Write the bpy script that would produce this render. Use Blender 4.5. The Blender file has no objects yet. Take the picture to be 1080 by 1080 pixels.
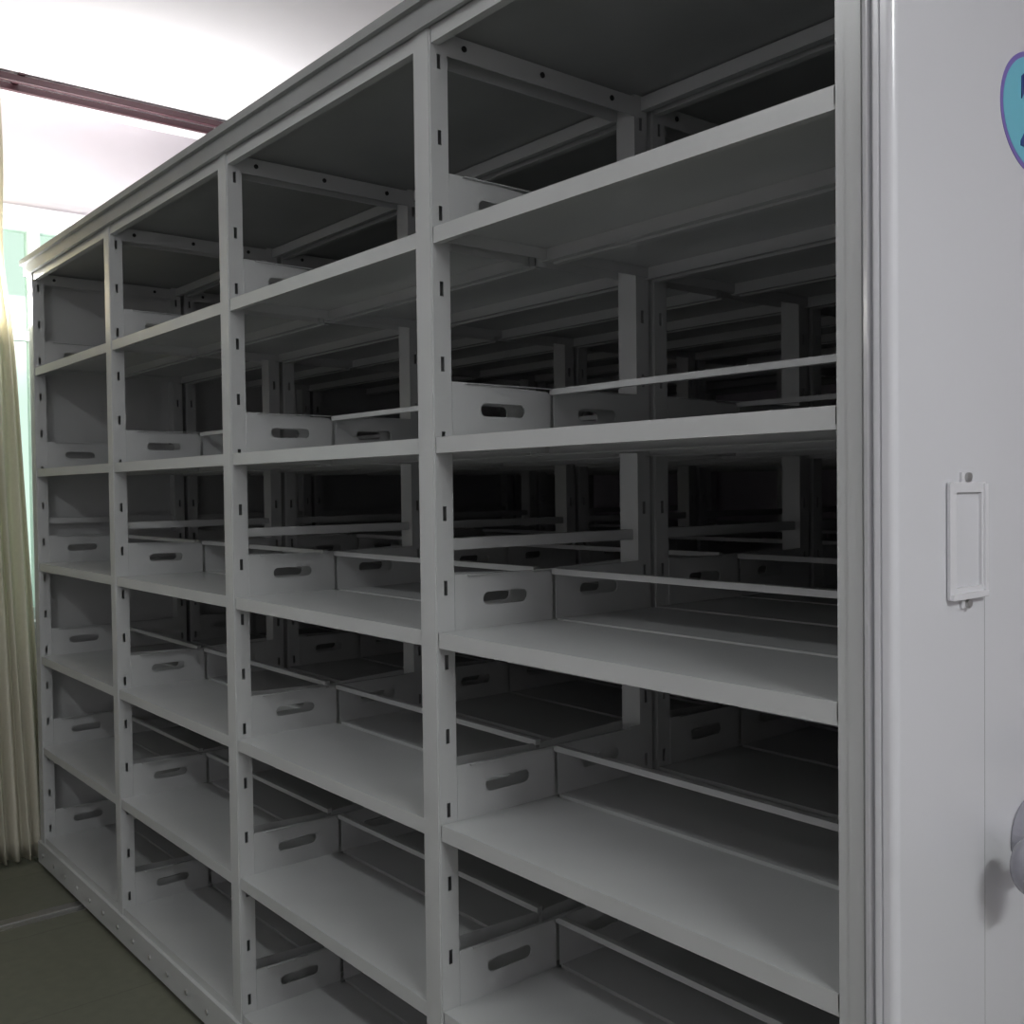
import bpy, math, random, bmesh
from mathutils import Vector, Matrix
random.seed(3)
D=bpy.data; S=bpy.context.scene
S.view_settings.view_transform='Standard'

# ---------------------------------------------------------------- materials
def mat(name,col,rough=.45,metal=0,noise=.04,scale=6,bump=0,bscale=200,coat=0,emit=None,estr=0,spec=.5):
    m=D.materials.new(name); m.use_nodes=True; n=m.node_tree.nodes; l=m.node_tree.links
    b=n['Principled BSDF']; b.inputs['Roughness'].default_value=rough; b.inputs['Metallic'].default_value=metal
    b.inputs['Specular IOR Level'].default_value=spec
    if coat: b.inputs['Coat Weight'].default_value=coat; b.inputs['Coat Roughness'].default_value=.12
    tc=n.new('ShaderNodeTexCoord'); t=n.new('ShaderNodeTexNoise'); t.inputs['Scale'].default_value=scale; t.inputs['Detail'].default_value=4
    l.new(tc.outputs['Object'],t.inputs['Vector'])
    r=n.new('ShaderNodeValToRGB'); l.new(t.outputs['Fac'],r.inputs['Fac'])
    r.color_ramp.elements[0].position=.3; r.color_ramp.elements[1].position=.7
    r.color_ramp.elements[0].color=[max(0,c*(1-noise)) for c in col]+[1]
    r.color_ramp.elements[1].color=[min(1,c*(1+noise)) for c in col]+[1]
    l.new(r.outputs['Color'],b.inputs['Base Color'])
    if bump:
        t2=n.new('ShaderNodeTexNoise'); t2.inputs['Scale'].default_value=bscale; l.new(tc.outputs['Object'],t2.inputs['Vector'])
        bm=n.new('ShaderNodeBump'); bm.inputs['Strength'].default_value=bump; bm.inputs['Distance'].default_value=.002
        l.new(t2.outputs['Fac'],bm.inputs['Height']); l.new(bm.outputs['Normal'],b.inputs['Normal'])
    if emit: b.inputs['Emission Color'].default_value=(*emit,1); b.inputs['Emission Strength'].default_value=estr
    return m
M_shelf=mat('shelf_paint',(.50,.513,.507),.27,noise=.05,scale=3,bump=.04,bscale=300)
M_panel=mat('end_panel_paint',(.67,.675,.70),.22,noise=.015,scale=2,coat=.4)
M_dark=mat('dark_hole',(.02,.02,.02),.8)
M_steel=mat('zinc_steel',(.45,.45,.44),.35,metal=.9)
M_canopy=mat('canopy_paint',(.29,.30,.295),.4,noise=.06)
M_wall=mat('wall_plaster',(.72,.68,.715),.9,noise=.02,bump=.1)
M_ceil=mat('ceiling_paint',(.93,.90,.92),.9,noise=.01,bump=.05)
M_rail=mat('maroon_rail',(.05,.012,.018),.45)
M_white=mat('white_plastic',(.75,.75,.76),.35)
M_holder=mat('label_holder_paint',(.70,.70,.72),.3,noise=.01)
M_frame=mat('window_frame',(.55,.62,.6),.4)
M_wheel=mat('wheel_rubber',(.03,.03,.03),.6)
M_bluefill=mat('sticker_blue',(.16,.50,.62),.35,noise=.02)
M_purple=mat('sticker_purple',(.20,.14,.45),.35)
M_navy=mat('sticker_navy',(.02,.05,.22),.35)
M_knob=mat('knob_plastic',(.30,.30,.34),.25,coat=.5)
M_fill=mat('fill_glow',(.9,.9,.9),.5,emit=(.98,1,1),estr=32)  # glowing tube of the added fill lamp, out of view
M_fill2=mat('fill_glow_dim',(.9,.9,.9),.5,emit=(.98,1,1),estr=15)  # weaker glow for the other added fill lamp

def floor_mat():
    m=D.materials.new('floor_vinyl'); m.use_nodes=True; n=m.node_tree.nodes; l=m.node_tree.links; b=n['Principled BSDF']
    tc=n.new('ShaderNodeTexCoord'); br=n.new('ShaderNodeTexBrick'); br.offset=0
    br.inputs['Scale'].default_value=1; br.inputs['Brick Width'].default_value=.6; br.inputs['Row Height'].default_value=.6
    br.inputs['Mortar Size'].default_value=.002
    br.inputs['Color1'].default_value=(.18,.185,.138,1); br.inputs['Color2'].default_value=(.17,.175,.132,1); br.inputs['Mortar'].default_value=(.12,.12,.09,1)
    t=n.new('ShaderNodeTexNoise'); t.inputs['Scale'].default_value=25; t.inputs['Detail'].default_value=6
    mx=n.new('ShaderNodeMix'); mx.data_type='RGBA'; mx.blend_type='MULTIPLY'; mx.inputs['Factor'].default_value=.3
    l.new(tc.outputs['Object'],br.inputs['Vector']); l.new(tc.outputs['Object'],t.inputs['Vector'])
    l.new(br.outputs['Color'],mx.inputs['A']); l.new(t.outputs['Fac'],mx.inputs['B']); l.new(mx.outputs['Result'],b.inputs['Base Color'])
    b.inputs['Roughness'].default_value=.5
    return m
M_floor=floor_mat()
def curtain_mat():
    m=D.materials.new('curtain_cloth'); m.use_nodes=True; n=m.node_tree.nodes; l=m.node_tree.links; b=n['Principled BSDF']; o=n['Material Output']
    b.inputs['Roughness'].default_value=.9
    tc=n.new('ShaderNodeTexCoord'); w=n.new('ShaderNodeTexNoise'); w.inputs['Scale'].default_value=60
    l.new(tc.outputs['Object'],w.inputs['Vector']); r=n.new('ShaderNodeValToRGB'); l.new(w.outputs['Fac'],r.inputs['Fac'])
    r.color_ramp.elements[0].color=(.72,.69,.57,1); r.color_ramp.elements[1].color=(.80,.77,.65,1)
    l.new(r.outputs['Color'],b.inputs['Base Color'])
    t=n.new('ShaderNodeBsdfTranslucent'); l.new(r.outputs['Color'],t.inputs['Color'])
    mx=n.new('ShaderNodeMixShader'); mx.inputs['Fac'].default_value=.3
    l.new(b.outputs[0],mx.inputs[1]); l.new(t.outputs[0],mx.inputs[2]); l.new(mx.outputs[0],o.inputs['Surface'])
    return m
M_curt=curtain_mat()
def glass_mat():
    m=D.materials.new('window_glass'); m.use_nodes=True; n=m.node_tree.nodes; l=m.node_tree.links; o=n['Material Output']
    n.remove(n['Principled BSDF'])
    t=n.new('ShaderNodeBsdfTransparent'); t.inputs['Color'].default_value=(.86,.95,.90,1)
    g=n.new('ShaderNodeBsdfGlossy'); g.inputs['Roughness'].default_value=.05
    mx=n.new('ShaderNodeMixShader'); mx.inputs['Fac'].default_value=.08
    l.new(t.outputs[0],mx.inputs[1]); l.new(g.outputs[0],mx.inputs[2]); l.new(mx.outputs[0],o.inputs['Surface'])
    return m
M_glass=glass_mat()

# ---------------------------------------------------------------- mesh builder
class MB:
    def __init__(s): s.v=[]; s.f=[]; s.m=[]
    def box(s,x0,x1,y0,y1,z0,z1,mi=0):
        b=len(s.v)
        s.v+=[(x0,y0,z0),(x1,y0,z0),(x1,y1,z0),(x0,y1,z0),(x0,y0,z1),(x1,y0,z1),(x1,y1,z1),(x0,y1,z1)]
        s.f+=[tuple(b+i for i in q) for q in ((3,2,1,0),(4,5,6,7),(0,1,5,4),(1,2,6,5),(2,3,7,6),(3,0,4,7))]; s.m+=[mi]*6
    def tmpl(s,t,off,mi=0):
        b=len(s.v); s.v+=[(a[0]+off[0],a[1]+off[1],a[2]+off[2]) for a in t[0]]
        s.f+=[tuple(b+i for i in q) for q in t[1]]; s.m+=[mi]*len(t[1])
    def prism(s,pts,z0,z1,mi=0):
        b=len(s.v); n=len(pts)
        s.v+=[(x,y,z0) for x,y in pts]+[(x,y,z1) for x,y in pts]
        s.f+=[tuple(b+i for i in reversed(range(n))),tuple(b+n+i for i in range(n))]
        s.f+=[(b+i,b+(i+1)%n,b+n+(i+1)%n,b+n+i) for i in range(n)]; s.m+=[mi]*(n+2)
    def cyl(s,c,r,h,axis='x',n=16,mi=0,r2=None):
        r2=r if r2 is None else r2
        b=len(s.v)
        for k,(rr,hh) in enumerate(((r,-h/2),(r2,h/2))):
            for i in range(n):
                a=2*math.pi*i/n; p,q=rr*math.cos(a),rr*math.sin(a)
                s.v.append({'x':(c[0]+hh,c[1]+p,c[2]+q),'y':(c[0]+q,c[1]+hh,c[2]+p),'z':(c[0]+p,c[1]+q,c[2]+hh)}[axis])
        s.f+=[tuple(b+i for i in reversed(range(n))),tuple(b+n+i for i in range(n))]
        s.f+=[(b+i,b+(i+1)%n,b+n+(i+1)%n,b+n+i) for i in range(n)]; s.m+=[mi]*(n+2)
    def mesh(s,name,mats):
        me=D.meshes.new(name); me.from_pydata(s.v,[],s.f)
        for x in mats: me.materials.append(x)
        me.polygons.foreach_set('material_index',s.m); me.update(); return me
def obj(name,me,parent=None,loc=(0,0,0),bevel=0,smooth=False):
    o=D.objects.new(name,me); S.collection.objects.link(o); o.location=loc
    if parent: o.parent=parent
    if bevel:
        b=o.modifiers.new('bevel','BEVEL'); b.width=bevel; b.segments=2; b.limit_method='ANGLE'
    if smooth:
        for p in me.polygons: p.use_smooth=True
    return o
def empty(name,loc=(0,0,0)):
    o=D.objects.new(name,None); S.collection.objects.link(o); o.location=loc; o.empty_display_size=.1; return o
def rrect(cx,cy,w,h,r,n=6):
    p=[]
    for (sx,sy,a0) in ((1,1,0),(-1,1,90),(-1,-1,180),(1,-1,270)):
        for i in range(n+1):
            a=math.radians(a0+90*i/n); p.append((cx+sx*(w/2-r)+r*math.cos(a),cy+sy*(h/2-r)+r*math.sin(a)))
    return p
def plate_template(outlines,th):
    cu=D.curves.new('tmp','CURVE'); cu.dimensions='2D'; cu.fill_mode='BOTH'; cu.extrude=th/2
    for pts in outlines:
        sp=cu.splines.new('POLY'); sp.points.add(len(pts)-1)
        for i,(a,b) in enumerate(pts): sp.points[i].co=(a,b,0,1)
        sp.use_cyclic_u=True
    o=D.objects.new('tmp',cu); S.collection.objects.link(o); bpy.context.view_layer.update()
    me=D.meshes.new_from_object(o.evaluated_get(bpy.context.evaluated_depsgraph_get()))
    t=([(v.co.z,v.co.x,v.co.y) for v in me.vertices],[tuple(p.vertices) for p in me.polygons])
    D.objects.remove(o); D.curves.remove(cu); D.meshes.remove(me); return t

# ---------------------------------------------------------------- shelving unit
PITCH=.9; UW=.055; DEP=.59; NB=4; UP=.61
LV=[.13,.49,.85,1.218,1.588,1.982]
PH=.103
PW=.25; MID=DEP/2
def plate_outline(w,flip):
    pts=[(0,0),(w,0),(w,PH-.012),(w-.008,PH-.004),(.03,PH+.004),(.0,PH+.004)]
    if flip: pts=[(w-a,b) for a,b in reversed(pts)]
    return pts
T_plate =plate_template([plate_outline(PW,False),rrect(.125,.056,.112,.026,.0125)],.0015)
T_plate2=plate_template([plate_outline(PW,True ),rrect(PW-.125,.056,.112,.026,.0125)],.0015)

def flange(mb,x,y0,y1,z0,z1):
    yc=(y0+y1)/2; sw=.0042; sh=.028; t=.0015
    mb.box(x-t,x,y0,yc-sw,z0,z1); mb.box(x-t,x,yc+sw,y1,z0,z1)
    z=z0; c=z0+.06
    while c<z1-.03:
        mb.box(x-t,x,yc-sw,yc+sw,z,c-sh/2); z=c+sh/2; c+=.142
    mb.box(x-t,x,yc-sw,yc+sw,z,z1)
def upright(mb,x0,x1,y0,y1,z0,z1,front):
    t=.0015
    mb.box(x0,x1,y0,y0+t,z0,z1) ; mb.box(x0,x1,y1-t,y1,z0,z1)
    flange(mb,x0+t,y0+t,y1-t,z0,z1); flange(mb,x1,y0+t,y1-t,z0,z1)
    if front: mb.box(x0+.016,x1-.004,y0-.002,y0,z0,z1)
    else: mb.box(x0+.012,x1-.012,y1,y1+.002,z0,z1)
def shelf(mb,x0,x1,y0,y1,z):
    t=.0015; L=.03
    mb.box(x0,x1,y0,y1,z-t,z)
    mb.box(x0,x1,y0,y0+t,z-L,z-t); mb.box(x0,x1,y1-t,y1,z-L,z-t)
    mb.box(x0,x1,y0+t,y0+.014,z-L,z-L+t); mb.box(x0,x1,y1-.014,y1-t,z-L,z-L+t)
    mb.box(x0,x0+t,y0,y1,z-L+.006,z-t); mb.box(x1-t,x1,y0,y1,z-L+.006,z-t)
mb=MB(); Z0=.105; Z1=2.36
for i in range(NB+1):
    xr=-PITCH*i; xl=xr-(UW if i else .04)
    upright(mb,xl,xr,0,.04,Z0,Z1,True); upright(mb,xl,xr,DEP-.04,DEP,Z0,Z1,False)
    xc=(xl+xr)/2
    mb.box(xc-.012,xc+.012,.04,DEP-.04,1.372,1.394)
    mb.box(xc-.012,xc+.012,.04,DEP-.04,.105,.13)
    mb.box(xr-.002,xr,.04,DEP-.04,2.31,2.352); mb.box(xl,xl+.002,.04,DEP-.04,2.31,2.352)
    for k in range(3):
        mb.cyl((xr+.0005,.08+k*.2,2.333),.006,.003,'x',10,1)
    for z in LV:
        if i>0:
            mb.tmpl(T_plate,(xr+.001,.040,z)); mb.tmpl(T_plate2,(xr+.001,DEP-.040-PW,z))
            mb.box(xr,xr+.010,.07,DEP-.07,z+PH+.001,z+PH+.0025)
        if i<NB:
            mb.tmpl(T_plate,(xl-.001,.040,z)); mb.tmpl(T_plate2,(xl-.001,DEP-.040-PW,z))
for i in range(NB):
    x1=-PITCH*i-(UW if i else .04); x0=-PITCH*(i+1)
    for z in LV:
        shelf(mb,x0+.001,x1-.001,.001,MID-.009,z); shelf(mb,x0+.001,x1-.001,MID+.009,DEP-.001,z)
        mb.box(x0+.001,x1-.001,MID-.006,MID+.008,z+PH-.010,z+PH+.002)
        mb.box(x0+.001,x1-.001,MID-.007,MID+.007,z-.026,z-.006)
    for y in (.002,DEP-.020):
        mb.box(x0+.001,x1-.001,y,y+.018,2.325,2.355)
XL=-PITCH*NB-UW
mb.box(XL-.012,XL,0,UP-.001,Z0,Z1)  # end sheet, widened over the gap between units to block window light
me_frame=mb.mesh('frame_and_shelves',[M_shelf,M_dark])
mb=MB()
mb.box(XL-.02,.0,-.012,DEP+.012,2.358,2.366)
mb.box(XL-.02,.0,-.014,-.004,2.352,2.392); mb.box(XL-.02,.0,DEP,DEP+.009,2.352,2.392)
mb.box(XL-.03,.0,-.026,-.004,2.392,2.412)
mb.box(XL-.02,.0,-.004,DEP+.009,2.404,2.410)
mb.box(XL-.03,XL-.018,-.004,DEP+.004,2.352,2.412)
me_canopy=mb.mesh('canopy',[M_canopy])
mb=MB()
mb.box(XL-.012,.0,-.010,.012,.022,.106); mb.box(XL-.012,.0,DEP-.012,DEP+.004,.022,.106)
mb.box(XL-.012,XL+.02,.012,DEP-.012,.03,.1)
for x in (-.45,-1.8,-3.15):
    mb.box(x-.06,x-.03,.012,DEP-.012,.04,.1); mb.box(x+.03,x+.06,.012,DEP-.012,.04,.1)
x=-.12
while x>XL:
    mb.cyl((x,-.012,.062),.008,.005,'y',8,1); x-=.145
me_base=mb.mesh('base_beam',[M_shelf,M_steel])
mb=MB()
for x in (-.45,-1.8,-3.15):
    for y in (.1,DEP-.1): mb.cyl((x,y,.043),.036,.03,'x',20)
me_wheel=mb.mesh('wheels',[M_wheel])
def arc(cx,cy,r,a0,a1,n=6): return [(cx+r*math.cos(math.radians(a0+(a1-a0)*i/n)),cy+r*math.sin(math.radians(a0+(a1-a0)*i/n))) for i in range(n+1)]
mb=MB(); YE=DEP+.004
prof=[(0,-.004)]+arc(.008,-.006,.003,200,340,5)+[(.0125,.002),(.0155,.002)]+arc(.0205,-.010,.004,180,270,4)+[(.026,-.014),(.0275,-.011),(.029,-.014)]
prof+=arc(.036,-.004,.010,-90,0,8)+arc(.040,YE-.006,.006,0,90,6)+[(0,YE)]
mb.prism(prof,.03,2.42,0)
me_panel=mb.mesh('end_panel',[M_panel])
mb=MB(); mb.box(.046,.0463,.2034,.2041,.08,1.35)
me_seam=mb.mesh('panel_seam',[M_canopy])
NU=5
for k in range(NU):
    r=empty('mobile_shelving_unit',(0,UP*k,0))
    obj('frame_and_shelves',me_frame,r); obj('canopy',me_canopy,r); obj('base_beam',me_base,r); obj('wheels',me_wheel,r)
    obj('end_panel',me_panel,r); obj('panel_seam',me_seam,r)

# ---------------------------------------------------------------- things on the end panel
X=.046; HZ=1.417
t_out=plate_template([rrect(.150,HZ,.093,.148,.004),rrect(.152,HZ+.001,.065,.120,.002)],.004)
mb=MB(); mb.tmpl(t_out,(X+.004,0,0))
mb.box(X,X+.002,.105,.196,HZ-.073,HZ+.073,2)
for z,s in ((HZ+.078,1),(HZ-.078,-1)):
    mb.box(X,X+.004,.138,.162,z-.008,z+.008); mb.cyl((X+.006,.150,z+s*.002),.006,.005,'x',12,1)
mb.box(X+.002,X+.010,.105,.198,HZ-.074,HZ-.066)
mb.box(X+.002,X+.009,.189,.197,HZ-.072,HZ+.072)
obj('label_holder',mb.mesh('label_holder',[M_holder,M_steel,M_panel]),bevel=.0008)

st=empty('number_sticker',(X,.352,1.996))
def disc(name,ry,rz,x,m):
    mb=MB(); n=64; pts=[(ry*math.cos(2*math.pi*i/n),rz*math.sin(2*math.pi*i/n)) for i in range(n)]
    b=[(0,a,c) for a,c in pts]+[(x,a,c) for a,c in pts]
    mb.v=b; mb.f=[tuple(reversed(range(n))),tuple(range(n,2*n))]+[(i,(i+1)%n,n+(i+1)%n,n+i) for i in range(n)]; mb.m=[0]*(n+2)
    return obj(name,mb.mesh(name,[m]),st)
disc('outline',.103,.084,.0008,M_purple); disc('fill',.096,.077,.0012,M_bluefill)
cu=D.curves.new('digit','FONT'); cu.body='2'; cu.size=.14; cu.extrude=.0006; cu.align_x='CENTER'; cu.align_y='CENTER'
cu.materials.append(M_navy); cu.offset=.004
o=D.objects.new('digit',cu); S.collection.objects.link(o); o.parent=st
o.rotation_euler=(math.pi/2,0,math.pi/2); o.location=(.0016,-.012,-.004)

cr=empty('hand_crank',(X,.325,1.002))
mb=MB(); mb.cyl((.012,0,0),.05,.024,'x',32,0,.042); mb.cyl((.04,0,0),.02,.05,'x',24)
obj('hub',mb.mesh('hub',[M_knob]),cr,bevel=.003)
for j in range(3):
    a=math.radians(180+120*j)
    mb=MB(); mb.box(-.008,.008,0,.10,-.009,.009); o=obj('arm_%d'%(j+1),mb.mesh('arm',[M_steel]),cr,loc=(.055,0,0),bevel=.004); o.rotation_euler=(a,0,0)
    bm=bmesh.new(); bmesh.ops.create_uvsphere(bm,u_segments=24,v_segments=16,radius=.038)
    me=D.meshes.new('knob'); bm.to_mesh(me); bm.free(); me.materials.append(M_knob)
    o=obj('knob_%d'%(j+1),me,cr,loc=(.062,.118*math.cos(a),.118*math.sin(a)),smooth=True); o.scale=(.7,1,1)

# ---------------------------------------------------------------- room
RX0,RX1,RY0,RY1,H=-4.0,3.2,-2.4,3.08,3.15
def boxobj(name,a,m,bevel=0,parent=None):
    mb=MB(); mb.box(*a); return obj(name,mb.mesh(name,[m]),parent,bevel=bevel)
boxobj('floor',(RX0-.15,RX1+.15,RY0-.15,RY1+.15,-.1,0),M_floor)
boxobj('ceiling',(RX0-.15,RX1+.15,RY0-.15,RY1+.15,H,H+.1),M_ceil)
boxobj('wall_back',(RX0-.15,RX1+.15,RY1,RY1+.15,0,H),M_wall)
boxobj('wall_front',(RX0-.15,RX1+.15,RY0-.15,RY0,0,H),M_wall)
boxobj('wall_right',(RX1,RX1+.15,RY0,RY1,0,H),M_wall)
WY0,WY1,WZ0,WZ1=-1.7,.75,.95,2.67
mb=MB()
mb.box(RX0-.15,RX0,RY0,WY0,0,H); mb.box(RX0-.15,RX0,WY1,RY1,0,H)
mb.box(RX0-.15,RX0,WY0,WY1,0,WZ0); mb.box(RX0-.15,RX0,WY0,WY1,WZ1,H)
obj('wall_left',mb.mesh('wall_left',[M_wall]))
w=empty('window_1',(RX0-.075,0,0)); mb=MB(); f=.05
mb.box(-.03,.03,WY0,WY1,WZ0,WZ0+f); mb.box(-.03,.03,WY0,WY1,WZ1-f,WZ1)
for y in (WY0,-1.1,-.5,.1,WY1-f): mb.box(-.03,.03,y,y+f,WZ0+f,WZ1-f)
mb.box(-.025,.025,WY0+f,WY1-f,2.15,2.19)
obj('frame',mb.mesh('frame',[M_frame]),w)
boxobj('glass',(-.004,.004,WY0+.01,WY1-.01,WZ0+.01,WZ1-.01),M_glass,parent=w)
boxobj('trim_window_sill',(RX0,RX0+.06,WY0-.03,WY1+.03,WZ0-.03,WZ0),M_white,.004)
boxobj('trim_window_head',(RX0,RX0+.012,WY0-.03,WY1+.03,WZ1,WZ1+.04),M_white,.002)
boxobj('baseboard_left',(RX0,RX0+.012,RY0,RY1,0,.1),M_white,.002)
cr=empty('curtain_rail',(-3.80,0,0)); 
for nm,x in (('rail_1',0),('rail_2',.105)):
    boxobj(nm,(x-.012,x+.012,-2.3,2.3,H-.034,H-.007),M_rail,.003,cr)
mb=MB()
for y in (-2,-1,0,1,2): mb.box(-.02,.125,y-.012,y+.012,H-.007,H)
obj('brackets',mb.mesh('brackets',[M_rail]),cr)
NZ,NY=40,300; v=[];fc=[]
for a in range(NZ+1):
    t=a/NZ; z=.015+t*(H-.05)
    edge=.050-.115*t-.022*math.exp(-((z-2.45)/.25)**2)
    y0=-1.25
    for b in range(NY+1):
        s=b/NY; y=y0+(edge-y0)*s
        amp=.028*(1-.35*t)
        x=-3.75+amp*math.sin(s*30*2*math.pi+.4*math.sin(5*t))+.008*math.sin(s*61+3*t)
        v.append((x,y+.006*math.sin(s*90+4*t),z))
for a in range(NZ):
    for b in range(NY):
        i=a*(NY+1)+b; fc.append((i,i+1,i+NY+2,i+NY+1))
me=D.meshes.new('curtain'); me.from_pydata(v,[],fc); me.materials.append(M_curt)
o=obj('curtain',me,smooth=True); so=o.modifiers.new('s','SOLIDIFY'); so.thickness=.0015
for k,x in enumerate((-.45,-1.8,-3.15)):
    mb=MB(); mb.box(x-.045,x+.045,RY0+.02,RY1-.02,0,.003); mb.box(x-.011,x+.011,RY0+.02,RY1-.02,.003,.007)
    obj('floor_track',mb.mesh('floor_track',[M_steel]))

# ---------------------------------------------------------------- lights
def area(name,loc,rot,sx,sy,e,col=(1,1,1)):
    l=D.lights.new(name,'AREA'); l.shape='RECTANGLE'; l.size=sx; l.size_y=sy; l.energy=e; l.color=col
    o=D.objects.new(name,l); S.collection.objects.link(o); o.location=loc; o.rotation_euler=rot; return o
def fill_lamp(x,y,e,m,rz=0):  # invented fill light, built as a ceiling fixture outside the view
    r=empty('fill_fixture',(x,y,H)); r.rotation_euler=(0,0,rz)
    mb=MB(); mb.box(-.05,.05,-.6,.6,-.05,0); obj('housing',mb.mesh('housing',[M_white]),r,bevel=.005)
    mb=MB(); mb.cyl((0,0,-.075),.016,1.16,'y',16); obj('tube',mb.mesh('tube',[m]),r)
    o=area('fill_light',(0,0,-.10),(0,0,0),.1,1.15,e,(.97,1,1)); o.parent=r
fill_lamp(2.3,-.6,50,M_fill)  # unseen fill added on the right to brighten the end panel
fill_lamp(-1.2,-1.75,12,M_fill2,math.pi/2)  # weaker unseen fill added over the aisle to brighten the shelf fronts
# daylight entering by the window
area('window_daylight',(RX0+.11,.15,2.30),(0,-math.pi/2-math.radians(28),0),.25,1.1,42,(1,.985,.985))

wd=D.worlds.new('world'); S.world=wd; wd.use_nodes=True
wd.node_tree.nodes['Background'].inputs[0].default_value=(.92,1,.95,1); wd.node_tree.nodes['Background'].inputs[1].default_value=1.25

# ---------------------------------------------------------------- camera
cam=D.cameras.new('camera'); cam.lens=36; cam.sensor_width=36; cam.clip_start=.02
c=D.objects.new('camera',cam); S.collection.objects.link(c); S.camera=c
th=math.radians(39.5); p=math.radians(1.33); ro=math.radians(.7)
fw=Vector((-math.cos(th)*math.cos(p),math.sin(th)*math.cos(p),-math.sin(p)))
rt=Vector((math.sin(th),math.cos(th),0)); up=rt.cross(fw)
rt2=rt*math.cos(ro)-up*math.sin(ro); up2=up*math.cos(ro)+rt*math.sin(ro)
m=Matrix((rt2,up2,-fw)).transposed().to_4x4(); m.translation=Vector((.684,-1.12,1.49)); c.matrix_world=m
